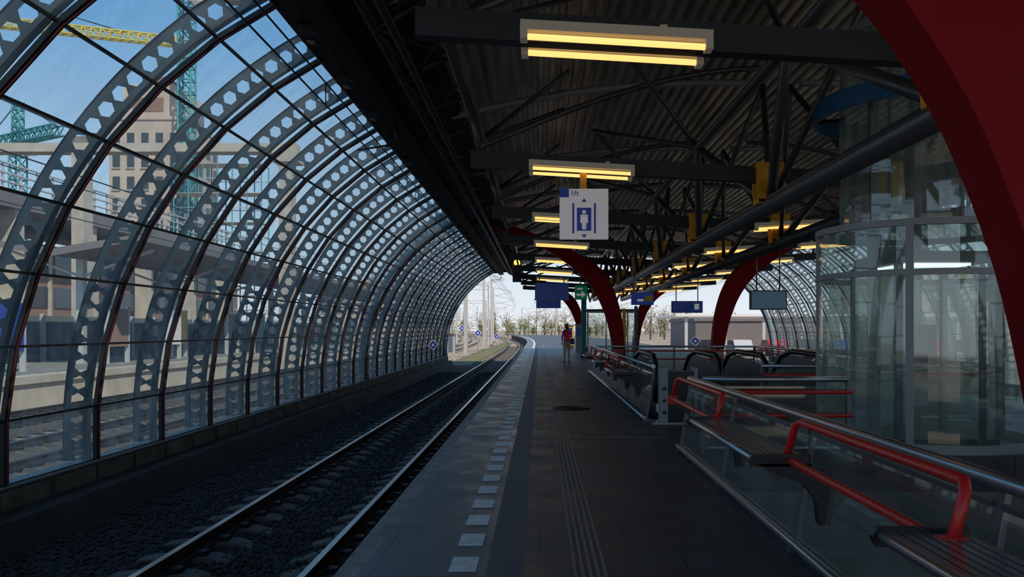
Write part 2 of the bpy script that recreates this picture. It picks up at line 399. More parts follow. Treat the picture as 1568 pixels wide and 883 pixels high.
for xc in (2.55,4.45,6.35):
    e=B('escalator')
    for sx in (-.55,.55):
        x=xc+sx
        prof=[(14.1,.2),(14.0,.55),(14.1,.85),(14.4,.98),(16.2,1.0),(16.9,.9),(22.9,-2.55),(24,-2.8),(24.3,-3.3),(24,-3.7),(22.3,-3.6),(16.6,-.15),(15.9,.0)]
        e.path([(x,y,z) for y,z in prof],.05,'blk',8)
        e.ext([(14.1,-.3),(14.1,.8),(16.2,.93),(16.85,.82),(22.9,-2.65),(24.1,-3.0),(24.1,-3.79),(22,-3.79),(16.4,-.3)],'x',x-.015,x+.015,'post')
    for i in range(20):
        y=15.8+i*.35; z=-.02-i*.19; e.box(xc-.5,xc+.5,y,y+.36,max(-3.79,z-.22),max(-3.7,z),'iron')
    e.box(xc-.5,xc+.5,12.9,15.8,-.12,0,'sil')
    e.done()
# ---------------- red arches ----------------
inn=[(2.60,-3.7),(2.60,-1.5),(2.56,.3),(2.5,.95),(2.37,1.6),(2.21,2.1),(1.98,2.6),(1.62,3.12),(1.1,3.6),(.1,4.25),(-1.4,4.85),(-2.75,5.2)]
outr=[(2.98,-3.7),(2.98,-1.5),(2.97,.3),(2.93,1.0),(2.86,1.7),(2.73,2.3),(2.54,2.85),(2.2,3.42),(1.5,3.95),(.35,4.5),(-1.25,5.1),(-2.7,5.4)]
for y in (4.03,28.4,52.3):
    for fl in (False,True):
        a=B('red_steel_arch')
        def dens(P):
            o=[]
            for i in range(len(P)-1):
                p0=P[max(i-1,0)];p1=P[i];p2=P[i+1];p3=P[min(i+2,len(P)-1)]
                for s_ in range(4):
                    t=s_/4
                    o.append(tuple(.5*((2*p1[k])+(-p0[k]+p2[k])*t+(2*p0[k]-5*p1[k]+4*p2[k]-p3[k])*t*t+(-p0[k]+3*p1[k]-3*p2[k]+p3[k])*t**3) for k in(0,1)))
            o.append(P[-1]); return o
        I,O=dens(inn),dens(outr); n=len(I)
        vs=[(x,y-.17,z) for x,z in I]+[(x,y+.17,z) for x,z in I]+[(x,y-.17,z) for x,z in O]+[(x,y+.17,z) for x,z in O]
        fs=[]
        for i in range(n-1):
            fs+=[(i,n+i,n+i+1,i+1),(2*n+i,2*n+i+1,3*n+i+1,3*n+i),(i,i+1,2*n+i+1,2*n+i),(n+i,3*n+i,3*n+i+1,n+i+1)]
        fs+=[(0,2*n,3*n,n),(n-1,2*n-1,4*n-1,3*n-1)]
        a.add(vs,fs,'red')
        if fl:a.mirror()
        a.done()
# ---------------- roof ----------------
def zr(x):
    if x>AX: x=mir(x)
    t=(x+2.95)/(AX+2.95)
    return 5.25+.95*math.sin(min(1,t*1.25)*math.pi/2)
ce=B('ceiling'); RY0,RY1=-6,55
x=-2.75; pts=[]; i=0
while x<mir(-2.75):
    z=zr(x); pts+=[(x,z),(x+.08,z),(x+.105,z+.085),(x+.185,z+.085)]; x+=.21
n=len(pts)
segs=[RY0,10,25,40,RY1]
vs=[];fs=[]
for y in segs: vs+=[(a,y,b) for a,b in pts]
for s_ in range(len(segs)-1):
    for i in range(n-1): fs.append((s_*n+i,s_*n+i+1,(s_+1)*n+i+1,(s_+1)*n+i))
ce.add(vs,fs,'ceil')
q=pts[::8]+[pts[-1]]
for i in range(len(q)-1):
    ce.add([(q[i][0],RY0,q[i][1]+.3),(q[i+1][0],RY0,q[i+1][1]+.3),(q[i+1][0],RY1,q[i+1][1]+.3),(q[i][0],RY1,q[i][1]+.3)],[(0,1,2,3)],'roofd')
for fl in(0,1):
    e=B('tmp')
    e.ext([(-2.95,5.05),(-2.6,5.0),(-1.5,5.45),(-1.5,5.62),(-2.95,5.5)],'y',RY0,Y1,'roofd')
    if fl: e.mirror()
    o=len(ce.v); ce.v+=e.v
    for f_ in e.f: ce.face([k+o for k in f_],'roofd')
ce.done()
bY=[1.4+5.6*k for k in range(10)]
for fl in (False,True):
    t=B('roof_truss')
    t.tube((3.55,-4,3.35),(3.55,53,3.35),.14,'tube',16) if not fl else t.tube((3.55,14,3.35),(3.55,53,3.35),.14,'tube',16)
    t.tube((2.97,-4,4.85),(2.97,53,4.85),.075,'tube',10)
    t.tube((-1.1,-4,5.0),(-1.1,53,5.0),.10,'tube',12)
    t.tube((-1.95,-4,5.0),(-1.95,53,5.0),.06,'beam',8)
    t.tube((-1.6,-4,4.72),(-1.6,53,4.72),.05,'beam',8)
    t.box(-2.62,-2.3,-4,53,4.93,5.0,'roofd')
    y=-3.6
    while y<52:
        t.tube((-1.95,y,5.0),(-1.1,y+.95,5.0),.028,'beam',6); t.tube((-1.1,y+.95,5.0),(-1.95,y+1.9,5.0),.028,'beam',6)
        t.tube((-1.6,y+.95,4.72),(-1.95,y,5.0),.025,'beam',6); t.tube((-1.6,y+.95,4.72),(-1.1,y,5.0),.025,'beam',6)
        t.box(-2.85,-2.62,y-.06,y+.06,4.93,5.1,'beam')
        t.box(-2.9,-2.8,y+.5,y+.62,5.02,5.12,'silm')
        y+=1.9
    for y in bY:
        if fl and y<12: continue
        yc=y+2.8
        for yy in (y,y+5.6):
            t.tube((3.55,yy,3.35),(2.97,yc,4.85),.075,'tube',10)
            t.tube((3.55,yy,3.35),(4.2,yc,6.0),.055,'tube',8)
            t.tube((2.97,yc,4.85),(1.2,yy,5.85),.045,'tube',8)
        t.path([(xx/4,yc,zr(xx/4)-.14) for xx in range(-10,18,2)],.07,'silm',8)
        t.path([(-1.0+k*.55,yc-1.4,4.55+1.35*math.sin(math.pi/2*k/9)) for k in range(10)],.05,'tube',8)
        t.tube((-1.1,yc,5.0),(.5,yc+1.2,zr(.5)-.1),.04,'tube',6); t.tube((-1.1,yc,5.0),(.5,yc-1.2,zr(.5)-.1),.04,'tube',6)
    if fl: t.mirror()
    t.done()
def bz(x): return 4.05-.055*(x+1.05)
for y in bY:
    b=B('roof_cross_beam')
    for fl in (0,1):
        xs=(-1.05,AX)
        pl=[(xs[0],bz(xs[0])-.12),(xs[1],bz(xs[1])-.12),(xs[1],bz(xs[1])+.12),(xs[0],bz(xs[0])+.12)]
        if fl: pl=[(mir(a),c) for a,c in pl][::-1]
        b.ext(pl,'y',y-.08,y+.08,'beam')
        for xx in (-.9,):
            X=xx if not fl else mir(xx); b.tube((X,y,bz(xx)+.1),(X+(-.2 if not fl else .2),y,5.0),.04,'tube',8)
        X=3.55 if not fl else mir(3.55)
        if not(fl and y<12):
            for ya,yb in((y-.16,y-.085),(y+.085,y+.16)):
                b.ext([(X-.22,3.38),(X+.22,3.38),(X+.16,3.98),(X-.26,3.98)],'y',ya,yb,'yel')
            b.box(X-.22,X+.22,y-.16,y+.16,3.36,3.42,'yel')
    b.done()
    if y<3: continue
    L=[(-.16,1.44,bz(.64))]
    if y>13: L.append((4.75-.0,6.3,bz(3.4)))
    else: L.append((mir(1.44),mir(-.16),bz(.64)))
    if y>13: L.append((mir(1.44),mir(-.16),bz(.64)))
    for (xa,xb,zc) in L:
        l=B('fluorescent_lamp')
        sl=-.055 if xa<AX else .055
        for off_ in(-.16,.24):
            yc=y+off_; zq=zc-.07
            za=zq-sl*(xb-xa)/2; zb_=zq+sl*(xb-xa)/2
            l.bar((xa,yc,za+.04),(xb,yc,zb_+.04),.12,.08,'hous')
            l.bar((xa,yc,za-.03),(xa+.06,yc,za-.03),.13,.1,'hous'); l.bar((xb-.06,yc,zb_-.03),(xb,yc,zb_-.03),.13,.1,'hous')
            l.tube((xa+.06,yc,za-.045),(xb-.06,yc,zb_-.045),.026,'tubeE',10)
            for fx in (.25,.75):
                xm=xa+(xb-xa)*fx; l.box(xm-.03,xm+.03,min(yc,y),max(yc,y),zq+.06,zq+.1,'hous')
        l.done()
# ---------------- lift ----------------
LX,LY=5.0,10.7
lf=B('glass_lift_shaft')
def ring(r,z0,z1,k,th=.05,n=48,a0=0,a1=360):
    for i in range(n):
        t0=math.radians(a0+(a1-a0)*i/n);t1=math.radians(a0+(a1-a0)*(i+1)/n)
        vs=[]
        for t in(t0,t1):
            for rr,z in((r-th,z0),(r+.01,z0),(r+.01,z1),(r-th,z1)): vs.append((LX+rr*math.cos(t),LY+rr*math.sin(t),z))
        lf.add(vs,[(0,1,5,4),(1,2,6,5),(2,3,7,6),(3,0,4,7)],k,False)
def cyl(r,z0,z1,k,n=48):
    for i in range(n):
        t0=2*math.pi*i/n;t1=2*math.pi*(i+1)/n
        lf.add([(LX+r*math.cos(t0),LY+r*math.sin(t0),z0),(LX+r*math.cos(t1),LY+r*math.sin(t1),z0),(LX+r*math.cos(t1),LY+r*math.sin(t1),z1),(LX+r*math.cos(t0),LY+r*math.sin(t0),z1)],[(0,1,2,3)],k,True)
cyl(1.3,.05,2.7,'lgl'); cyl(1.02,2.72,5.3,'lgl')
ring(1.32,2.66,2.74,'silm',.08); ring(1.32,2.08,2.15,'silm',.06); ring(1.32,.0,.1,'silm',.08)
ring(1.05,5.2,5.3,'silm'); ring(1.34,4.18,4.42,'bluel',.04,48,60,250); ring(1.3,4.2,4.4,'yel',.03,30,250,400)
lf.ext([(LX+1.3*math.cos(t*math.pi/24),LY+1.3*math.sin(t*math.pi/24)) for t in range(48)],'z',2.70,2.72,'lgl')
for k in range(5):
    t=math.radians(167+k*72)
    x,y=LX+1.29*math.cos(t),LY+1.29*math.sin(t); lf.bar((x,y,0),(x,y,2.7),.085,.06,'silm',up=(math.cos(t),math.sin(t),0))
for k in range(6):
    t=math.radians(30+k*60); x,y=LX+1.0*math.cos(t),LY+1.0*math.sin(t); lf.bar((x,y,2.7),(x,y,5.2),.04,.04,'post')
    x,y=LX+1.3*math.cos(t),LY+1.3*math.sin(t); lf.bar((x,y,4.3),(LX+.95*math.cos(t),LY+.95*math.sin(t),4.3),.04,.04,'steel_dark')
# car: cab with columns, glass sides, glow panel added to brighten the glass, control panel, handrail
lf.box(LX-.62,LX+.62,LY-.7,LY+.7,.02,.1,'steel_dark'); lf.box(LX-.62,LX+.62,LY-.7,LY+.7,2.27,2.4,'post'); lf.box(LX-.4,LX+.4,LY-.45,LY+.45,2.24,2.27,'cab')
for sx in(-.62,.62):
    for sy in (-.7,.7): lf.box(LX+sx-.04,LX+sx+.04,LY+sy-.04,LY+sy+.04,.1,2.27,'post')
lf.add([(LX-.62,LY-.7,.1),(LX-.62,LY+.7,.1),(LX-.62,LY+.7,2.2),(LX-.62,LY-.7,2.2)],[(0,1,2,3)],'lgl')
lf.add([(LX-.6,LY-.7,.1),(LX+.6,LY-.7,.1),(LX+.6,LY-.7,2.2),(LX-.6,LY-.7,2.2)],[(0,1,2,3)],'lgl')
lf.box(LX+.1,LX+.16,LY-1.24,LY-1.18,.05,2.1,'steel_dark'); lf.box(LX+.75,LX+.81,LY-1.05,LY-1.0,.05,2.1,'steel_dark'); 
for x in (-.3,.3): lf.tube((LX+x,LY+.85,0),(LX+x,LY+.85,5.2),.08,'silm',12)
lf.box(LX-.22,LX+.22,LY+.78,LY+.86,.1,2.6,'silm')  # pale panel added to stand in for milky reflections on the shaft
lf.box(LX-.4,LX-.15,LY-.69,LY-.62,1.0,1.5,'blk')
lf.tube((LX-.55,LY-.66,.9),(LX+.55,LY-.66,.9),.02,'redr',8)
lf.done()
# ---------------- signs ----------------
def text(s,loc,size,k,parent,rot=(math.pi/2,0,0)):
    c=bpy.data.curves.new('lettering','FONT'); c.body=s; c.size=size; c.extrude=.002
    o=bpy.data.objects.new('lettering',c); o.location=loc; o.rotation_euler=rot; c.materials.append(M[k]); S.collection.objects.link(o)
    o.parent=parent; o.matrix_parent_inverse=parent.matrix_world.inverted(); return o
SY=12.55
s=B('lift_sign')
s.box(.31,1.05,SY-.06,SY+.06,2.82,3.58,'wht')
y=SY-.064
s.box(.305,.45,y-.004,y,3.45,3.585,'blue')
s.box(.5,.53,y-.008,y-.001,2.9,3.36,'blue'); s.box(.83,.86,y-.008,y-.001,2.9,3.36,'blue')
s.box(.57,.79,y-.008,y-.001,2.94,3.29,'blue')
s.sphere((.68,y-.012,3.225),.03,'wht',6,(1,.3,1))
s.ext([(.625,3.185),(.735,3.185),(.74,3.06),(.715,3.06),(.71,2.96),(.65,2.96),(.645,3.06),(.62,3.06)],'y',y-.014,y-.009,'wht')
for sg in(1,-1):
    c=3.40 if sg>0 else 2.865
    s.ext([(.64,c-.02*sg),(.68,c+.035*sg),(.72,c-.02*sg)],'y',y-.008,y-.001,'blue')
s.box(.62,.72,SY-.03,SY+.03,3.58,3.97,'yel')
so=s.done(); text('lift',(.48,SY-.066,3.475),.12,'blue',so)
s=B('departure_display'); s.box(-.22,1.42,39.8,40.1,2.88,3.65,'scr'); s.box(-.26,1.46,39.85,40.15,2.84,2.9,'silm'); s.tube((0,40,3.6),(0,40,4.1),.03,'silm'); s.tube((1.2,40,3.6),(1.2,40,4.0),.03,'silm'); s.done()
s=B('departure_display'); s.box(-.2,1.3,50,50.2,2.7,3.2,'scr'); s.tube((0,50.1,3.2),(0,50.1,4.1),.03,'silm'); s.tube((1.1,50.1,3.2),(1.1,50.1,4.1),.03,'silm'); s.done()
s=B('exit_sign'); s.box(1.72,2.32,39.8,39.95,2.86,3.55,'grn')
yy=39.79
s.ext([(1.8,3.15),(2.05,3.15),(2.05,3.3),(2.25,3.1),(2.05,2.95),(2.05,3.05),(1.8,3.05)],'y',yy-.01,yy,'wht'); s.ext([(1.82,3.35),(2.1,3.35),(2.1,3.42),(1.82,3.42)],'y',yy-.01,yy,'wht')
s.tube((2.0,39.87,3.5),(2.0,39.87,4.0),.03,'silm'); s.done()
s=B('teal_signpost'); s.box(2.1,2.35,41,41.2,0,3.2,'teal'); s.box(2.05,2.4,40.95,41.25,0,.1,'steel_dark'); s.done()
s=B('direction_sign'); s.box(3.1,3.85,27.6,27.72,2.25,2.67,'blue'); s.box(3.3,3.5,27.58,27.6,2.37,2.45,'wht'); s.box(3.55,3.8,27.58,27.6,2.37,2.55,'ybox'); s.tube((3.2,27.66,2.65),(3.2,27.66,3.25),.03,'silm'); s.tube((3.75,27.66,2.65),(3.75,27.66,3.25),.03,'silm')
s.done()
s=B('yellow_signpost'); s.box(3.1,3.22,30.5,30.65,0,2.2,'yel'); s.box(3.0,3.3,30.45,30.75,0,.08,'steel_dark'); s.done()
s=B('teal_signpost'); s.box(3.6,3.72,31,31.15,0,2.3,'teal'); s.box(3.55,3.77,30.95,31.2,0,.08,'steel_dark'); s.done()
for (xa,xb,yy,za,zb,k) in ((5.2,6.35,32,2.1,2.5,'scr'),(5.7,6.62,22,1.99,2.45,'scr2')):
    s=B('hanging_screen'); s.box(xa,xb,yy,yy+.12,za,zb,k); s.box(xa-.03,xb+.03,yy+.02,yy+.16,za-.03,zb+.03,'blk')
    if k=='scr': s.box(xb-.3,xb-.12,yy-.01,yy,za+.1,zb-.08,'wht')
    s.tube((xa+.15,yy+.08,zb),(xa+.15,yy+.08,3.8),.02,'post'); s.tube((xb-.15,yy+.08,zb),(xb-.15,yy+.08,3.8),.02,'post'); s.done()
s=B('railway_signal'); s.box(-1.32,-.88,40.3,40.6,3.75,4.95,'blk'); s.path([(-1.1,40.3,4.68),(-1.1,40.12,4.68)],.15,'orE',14); s.path([(-1.1,40.31,4.25),(-1.1,40.15,4.25)],.12,'steel_dark',14)
s.ext([(-1.28,4.68),(-1.28,4.88),(-.92,4.88),(-.92,4.68),(-.95,4.68),(-.95,4.85),(-1.25,4.85),(-1.25,4.68)],'y',40.0,40.3,'blk')
s.done()
def diamond(x,y,z,zb,sz=.27):
    s=B('diamond_marker_sign')
    s.ext([(x-sz,z),(x,z-sz),(x+sz,z),(x,z+sz)],'y',y-.02,y+.0,'wht')
    i=sz*.82; s.ext([(x-i,z),(x,z-i),(x+i,z),(x,z+i)],'y',y-.03,y-.02,'blue')
    j=sz*.3; s.ext([(x-j,z),(x,z-j),(x+j,z),(x,z+j)],'y',y-.035,y-.03,'wht')
    s.tube((x,y+.03,zb),(x,y+.03,z+.1),.03,'mast'); s.done()
diamond(-5.45,42,.62,-1); diamond(-6.3,84,1.0,-1,.4); diamond(-8.5,90,1.5,-1,.4); diamond(-5.2,100,.5,-1,.4); diamond(7.6,40,.85,0,.25); diamond(9.7,30,.1,0,.25)
# ---------------- catenary ----------------
w=B('overhead_wires')
for xw,z in ((-2.87,4.45),(-2.87,4.75),(-2.6,4.62)):
    w.path([(xw+xo(y),y,z) for y in range(-6,330,12)],.012,'blk',5)
    w.path([(mir(xw)+xo(y),y,z) for y in range(-6,330,12)],.012,'blk',5)
for y in range(3,52,8):
    w.tube((-2.87,y,4.45),(-2.87,y,4.75),.008,'blk',5)
for y in (14,34,52):
    w.tube((-2.45,y,5.0),(-2.45,y,4.55),.025,'steel_dark',6); w.tube((-2.45,y,4.6),(-3.1,y,4.5),.018,'steel_dark',6)
for xw in(-9.5,-13.3):
    w.path([(xw+xo(y),y,4.6) for y in range(0,330,12)],.015,'blk',5); w.path([(xw+xo(y),y,5.5) for y in range(0,330,12)],.015,'blk',5)
w.done()
def mast(x,y,h=8,arm=3.2,sd=1):
    s=B('catenary_mast'); x+=xo(y)
    s.box(x-.13,x+.13,y-.1,y+.1,-1.1,h,'mast')
    s.bar((x,y,6.3),(x+sd*arm,y,5.6),.07,.07,'mast'); s.bar((x,y,4.9),(x+sd*arm,y,5.5),.06,.06,'mast'); s.box(x-.25,x+.25,y-.2,y+.2,-1.1,-.8,'conc')
    s.done()
for k,y in enumerate((68,92,118,146,178,215,260)):
    mast(-6.1,y,8.6,3.2); mast(-11.4,y+5,8.2,-2.0)
    if y>140: mast(8,y,8,-3); mast(20,y+4,8,-3)
for y in(75,130,200):
    s=B('catenary_gantry'); o=xo(y)
    for x in(-15.3,-6.8): s.box(x+o-.12,x+o+.12,y-.15,y+.15,-1.1,8.5,'mast')
    for z in (7.6,8.3): s.bar((-15.3+o,y,z),(-6.8+o,y,z),.1,.1,'mast')
    for i in range(10): s.bar((-15.3+o+i*.85,y,7.6+.7*(i%2)),(-15.3+o+(i+1)*.85,y,7.6+.7*((i+1)%2)),.06,.06,'mast')
    s.done()
# ---------------- outside ----------------
g=B('ground'); 
g.add([(-400,-60,-1.12),(400,-60,-1.12),(400,900,-1.12),(-400,900,-1.12)],[(0,1,2,3)],'ground')
g.done()
g=B('grass_verge'); g.box(-6.4,-4.6,54,140,-1.13,-.95,'grass'); g.done()
g=B('gravel_bank'); g.ext([(-8.2,-1.1),(-7.6,-.5),(-6.9,-.45),(-6.45,-1.1)],'y',56,66,'rockl'); g.done()
g=B('signal_box'); g.box(-7.9,-7.3,70,71,-1.1,.9,'mast'); g.box(-8.0,-7.2,69.9,71.1,.9,1.0,'fac'); g.done()
def platform2(x0,x1,y0,y1):
    p=B('neighbour_platform'); p.box(x0,x1,y0,y1,-1.1,-.25,'concl'); p.box(x0-.1,x1+.1,y0,y1,-.25,-.02,'concl'); p.box(x0+.6,x1-.6,y0,y1,-.02,.0,'conc')
    p.done()
platform2(-22,-15.8,10,110)
c=B('platform_canopy')
c.ext([(-23,4.9),(-19,4.3),(-15.6,4.9),(-15.6,5.15),(-19,4.6),(-23,5.15)],'y',32,95,'fac')
y=34
while y<95: c.box(-19.15,-18.85,y-.15,y+.15,0,4.4,'mast'); c.bar((-19,y,3.6),(-22,y,4.7),.1,.1,'mast'); c.bar((-19,y,3.6),(-16,y,4.7),.1,.1,'mast'); y+=8
c.done()
for i,(y,k) in enumerate(((26,'blue'),(34,'brn'),(41,'ybox'),(50,'teal'),(58,'blue'),(66,'redr'),(38,'wht'),(47,'blk'))):
    c=B('platform_billboard'); x=-17.5-(i%3)*.5
    c.box(x,x+.15,y,y+1.6,.7,2.3,k); c.box(x-.02,x+.17,y-.08,y,0,2.4,'mast'); c.box(x-.02,x+.17,y+1.6,y+1.68,0,2.4,'mast'); c.box(x-.02,x+.17,y-.08,y+1.68,2.3,2.4,'mast'); c.done()
c=B('noise_barrier'); 
c.box(-25.2,-25,5,115,-1.1,2.1,'bar')
y=5
while y<115: c.box(-25,-24.8,y,y+.15,-1.1,2.2,'mast'); y+=3
c.done()
c=B('elevated_station_hall')
c.box(-50,-38,20,108,10.2,11.4,'fac'); c.box(-38.1,-37.9,20,108,12.5,12.6,'mast'); c.box(-38.1,-37.9,20,108,13.2,13.3,'mast'); c.box(-38.1,-37.9,20,108,11.9,11.98,'mast')
y=20
while y<108:
    c.box(-38.1,-37.95,y,y+.12,11.4,13.3,'mast')
    if int((y-20)/2)%5==0: c.box(-39.5,-38.4,y,y+1.1,-1.1,10.2,'concl')
    y+=2
c.box(-49,-41,25,108,-1.1,8.4,'brn')
y=26
while y<105:
    for z in (.5,3.2,5.9): c.box(-41.0,-40.9,y,y+2.6,z,z+1.7,'win')
    c.box(-41.0,-40.85,y+2.7,y+3.1,-1.1,8.4,'concl'); y+=3.6
c.done()
def bld(name,x0,x1,y0,y1,h,k,nx,nz,z0=-1.1,fl=3.2):
    b=B(name); b.box(x0,x1,y0,y1,z0,h,k)
    dx=(x1-x0)/nx
    for j in range(nz):
        z=h-1.2-fl*(j+1)+.6
        if z<z0: break
        for i in range(nx):
            b.box(x0+dx*(i+.25),x0+dx*(i+.75),y0-.06,y0+.02,z,z+1.9,'win')
            b.box(x0+dx*(i+.2),x0+dx*(i+.8),y0-.2,y0+.02,z-.15,z,'concl')
        ny=max(2,int((y1-y0)/2.5)); dy=(y1-y0)/ny
        for i in range(ny): b.box(x1-.02,x1+.06,y0+dy*(i+.25),y0+dy*(i+.75),z,z+1.9,'win')
    b.box(x0-.2,x1+.2,y0-.2,y1+.2,h,h+.5,k)
    return b
b=bld('tower_block',-63,-52.5,120,134,32,'tan',5,10); b.box(-61.5,-54,121,132,32.5,37.5,'tan'); b.box(-60,-55.5,120.9,132,33.5,35.5,'brn'); b.box(-58.5,-56.2,124,129,37.5,39.5,'brn'); b.done()
bld('office_block',-118,-70,170,190,17,'brn',14,5).done()
bld('office_block',-50,-26,185,205,12,'tan',8,3).done()
bld('apartment_block',-170,-120,170,200,21,'fac',14,6).done()
s=B('construction_scaffold')
for x in range(-50,-36,2):
    for y in (112,115): s.tube((x,y,-1),(x,y,24),.09,'craneT',5)
for z in range(2,25,2):
    for y in(112,115): s.tube((-50,y,z),(-38,y,z),.07,'mast',5)
    s.box(-50,-38,112,115,z-.08,z,'concl') if z%4==0 else None
for i in range(6):
    s.tube((-50+2*i,112,2+3*i),(-48+2*i,112,5+3*i),.07,'craneT',5)
s.done()
def lattice(b,p,q,w,k,r=.08,n=None,up=(0,0,1)):
    p=Vector(p);q=Vector(q);d=q-p;L=d.length;d.normalize();u=d.cross(Vector(up) if abs(d.z)<.9 else Vector((0,1,0))).normalized();v=d.cross(u)
    cs=[(u*a+v*c)*w/2 for a,c in((-1,-1),(1,-1),(1,1),(-1,1))]
    for c in cs: b.tube(p+c,q+c,r,k,4)
    n=n or int(L/w)
    for i in range(n):
        a=p+d*L*i/n; e=p+d*L*(i+1)/n
        for j in range(4):
            b.tube(a+cs[j],e+cs[(j+1)%4],r*.7,k,4); b.tube(a+cs[j],a+cs[(j+1)%4],r*.7,k,4)
def crane(name,x,y,h,jib,k,km,ang=0,arm=40):
    c=B(name); lattice(c,(x,y,-1),(x,y,h),1.8,km,.16)
    dx,dy=math.cos(ang),math.sin(ang)
    lattice(c,(x,y,h+1),(x+dx*arm,y+dy*arm,h+1+jib),1.6,k,.16); lattice(c,(x,y,h+1),(x-dx*12,y-dy*12,h+1),1.6,k,.16)
    lattice(c,(x,y,h),(x,y,h+7),1.2,k,.14)
    c.tube((x,y,h+7),(x+dx*arm*.7,y+dy*arm*.7,h+1.8+jib*.7),.1,'blk',4); c.tube((x,y,h+7),(x-dx*11,y-dy*11,h+1.8),.1,'blk',4)
    c.box(x-dx*12-1.2,x-dx*12+1.2,y-1,y+1,h-1.5,h+1.2,'conc'); c.box(x+.8,x+2.6,y-1.2,y+.8,h-1.6,h+.6,'wht'); c.done()
crane('yellow_tower_crane',-104,150,57,0,'craneY','craneT',.35,36)
crane('teal_tower_crane',-51,118.5,50,4,'ybox','craneT',2.2,14)
crane('teal_tower_crane',-84,132,31,0,'craneT','craneT',2.6,14)
c=B('concrete_portal_frame')
c.box(-37.4,-14.0,47,48,11.6,12.1,'concl')
for x in (-26.5,-14.6,-36.6): c.box(x-.35,x+.35,47,48,-1.1,11.6,'concl')
c.box(-15.3,-13.8,46.8,48.2,11.0,11.6,'concl')
c.done()
# right side outside
c=B('station_canopy'); c.box(14,44,84,100,2.7,2.95,'wht'); 
for x in range(15,44,4): c.box(x,x+.3,84.5,84.8,-1.1,2.7,'mast')
c.done()
bld('station_building',20,60,105,125,2.4,'fac',16,1).done()
bld('office_block',60,110,150,170,12,'tan',14,4).done()
for i in range(9):
    c=B('parked_car'); x=16+i*3.1+R.uniform(-.3,.3); y=78; k=['blk','mast','redr','blk','blue'][i%5]
    c.ext([(y-2,-.8),(y+2.1,-.8),(y+2.1,-.2),(y+1.2,-.1),(y+.7,.4),(y-1.2,.4),(y-1.8,-.1),(y-2,-.2)],'x',x-.85,x+.85,k)
    c.ext([(y+1.1,-.08),(y+.65,.34),(y-1.15,.34),(y-1.6,-.08)],'x',x-.87,x+.87,'win')
    for yy in(y-1.3,y+1.3):
        for sx in(-.9,.7): c.path([(x+sx,yy,-.8),(x+sx+.2,yy,-.8)],.32,'blk',12)
    c.done()
def trees(name,x0,x1,y,h,n,k,gap=(3,5)):
    b=B(name)
    x=x0
    while x<x1:
        hh=h*R.uniform(.5,1.15); yy=y+R.uniform(-15,15); cw=hh*.5
        b.path([(x,yy,-1),(x+.2,yy,hh*.5),(x,yy,hh*.9)],.3,'leafb',5,rs=[.22,.15,.05])
        for j in range(7):
            a=R.random()*6.28; b.path([(x,yy,hh*R.uniform(.1,.6)),(x+cw*.8*math.cos(a),yy+cw*.8*math.sin(a),hh*R.uniform(.5,.95))],.1,'leafb',4,rs=[.1,.03])
        for i in range(n):
            a=R.random()*6.28; ph=R.uniform(-1,1); rr=cw*R.random()**.55
            c=Vector((x+rr*math.cos(a)*math.sqrt(1-ph*ph),yy+rr*math.sin(a)*math.sqrt(1-ph*ph),max(-.5,hh*.42+ph*rr*1.15)))
            s1=[Vector((R.uniform(-1,1),R.uniform(-1,1),R.uniform(-1,1)))*.32 for _ in range(3)]
            b.add([c+q for q in s1],[(0,1,2)],k)
        x+=R.uniform(*gap)
    b.done()
trees('tree_row',-130,60,310,11,320,'leafb')
trees('tree_row',-90,60,262,4.5,300,'leaf',(2,4))
trees('tree_row',25,130,190,7,300,'leafb')
# far platform furniture
c=B('waiting_shelter')
c.box(2.6,5.2,44,44.1,2.3,2.45,'silm'); c.box(2.5,5.3,44,48,2.4,2.5,'silm')
for x in(2.6,3.9,5.15):
    for y in(44.05,47.9): c.box(x-.04,x+.04,y-.04,y+.04,0,2.4,'silm')
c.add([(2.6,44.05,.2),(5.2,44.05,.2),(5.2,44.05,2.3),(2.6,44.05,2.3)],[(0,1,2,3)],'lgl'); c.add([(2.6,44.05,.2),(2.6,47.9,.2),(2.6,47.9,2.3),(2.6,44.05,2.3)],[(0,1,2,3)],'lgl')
c.box(3,5,47,47.4,.42,.48,'sil'); c.box(3.2,3.3,47,47.3,0,.42,'silm'); c.box(4.7,4.8,47,47.3,0,.42,'silm'); c.done()
for x,y,k in ((1.9,60,'ybox'),(2.5,75,'blue'),(2.3,52,'silm')):
    c=B('ticket_machine'); c.box(x,x+.6,y,y+.5,0,1.65,k); c.box(x+.1,x+.5,y-.02,y,1.0,1.5,'scr'); c.box(x-.05,x+.65,y-.05,y+.55,1.65,1.75,'silm'); c.done()
# ---------------- person ----------------
SKIN=mat('skin',(.5,.3,.2),.5); TOP=mat('top_magenta',(.6,.03,.14),.8,0,.2,30); PANTS=mat('trousers_khaki',(.4,.33,.25),.85,0,.2,20); SHOE=mat('shoe_dark',(.03,.025,.02),.6); HAIR=mat('hair_brown',(.06,.035,.02),.6); BAG=mat('bag_black',(.012,.012,.014),.5)
def skinned(name,V,E,root,sub=2):
    me=bpy.data.meshes.new(name); me.from_pydata([v[0] for v in V],E,[])
    o=bpy.data.objects.new(name,me); S.collection.objects.link(o)
    md=o.modifiers.new('s','SKIN'); md.use_smooth_shade=True
    for i,v in enumerate(V):
        r=v[1]; me.skin_vertices[0].data[i].radius=r if isinstance(r,tuple) else (r,r)
        me.skin_vertices[0].data[i].use_root=(i==root)
    sb=o.modifiers.new('b','SUBSURF'); sb.levels=sub; sb.render_levels=sub
    dg=bpy.context.evaluated_depsgraph_get(); dg.update()
    m2=bpy.data.meshes.new_from_object(o.evaluated_get(dg)); o.modifiers.clear(); o.data=m2
    for p_ in m2.polygons: p_.use_smooth=True
    return o
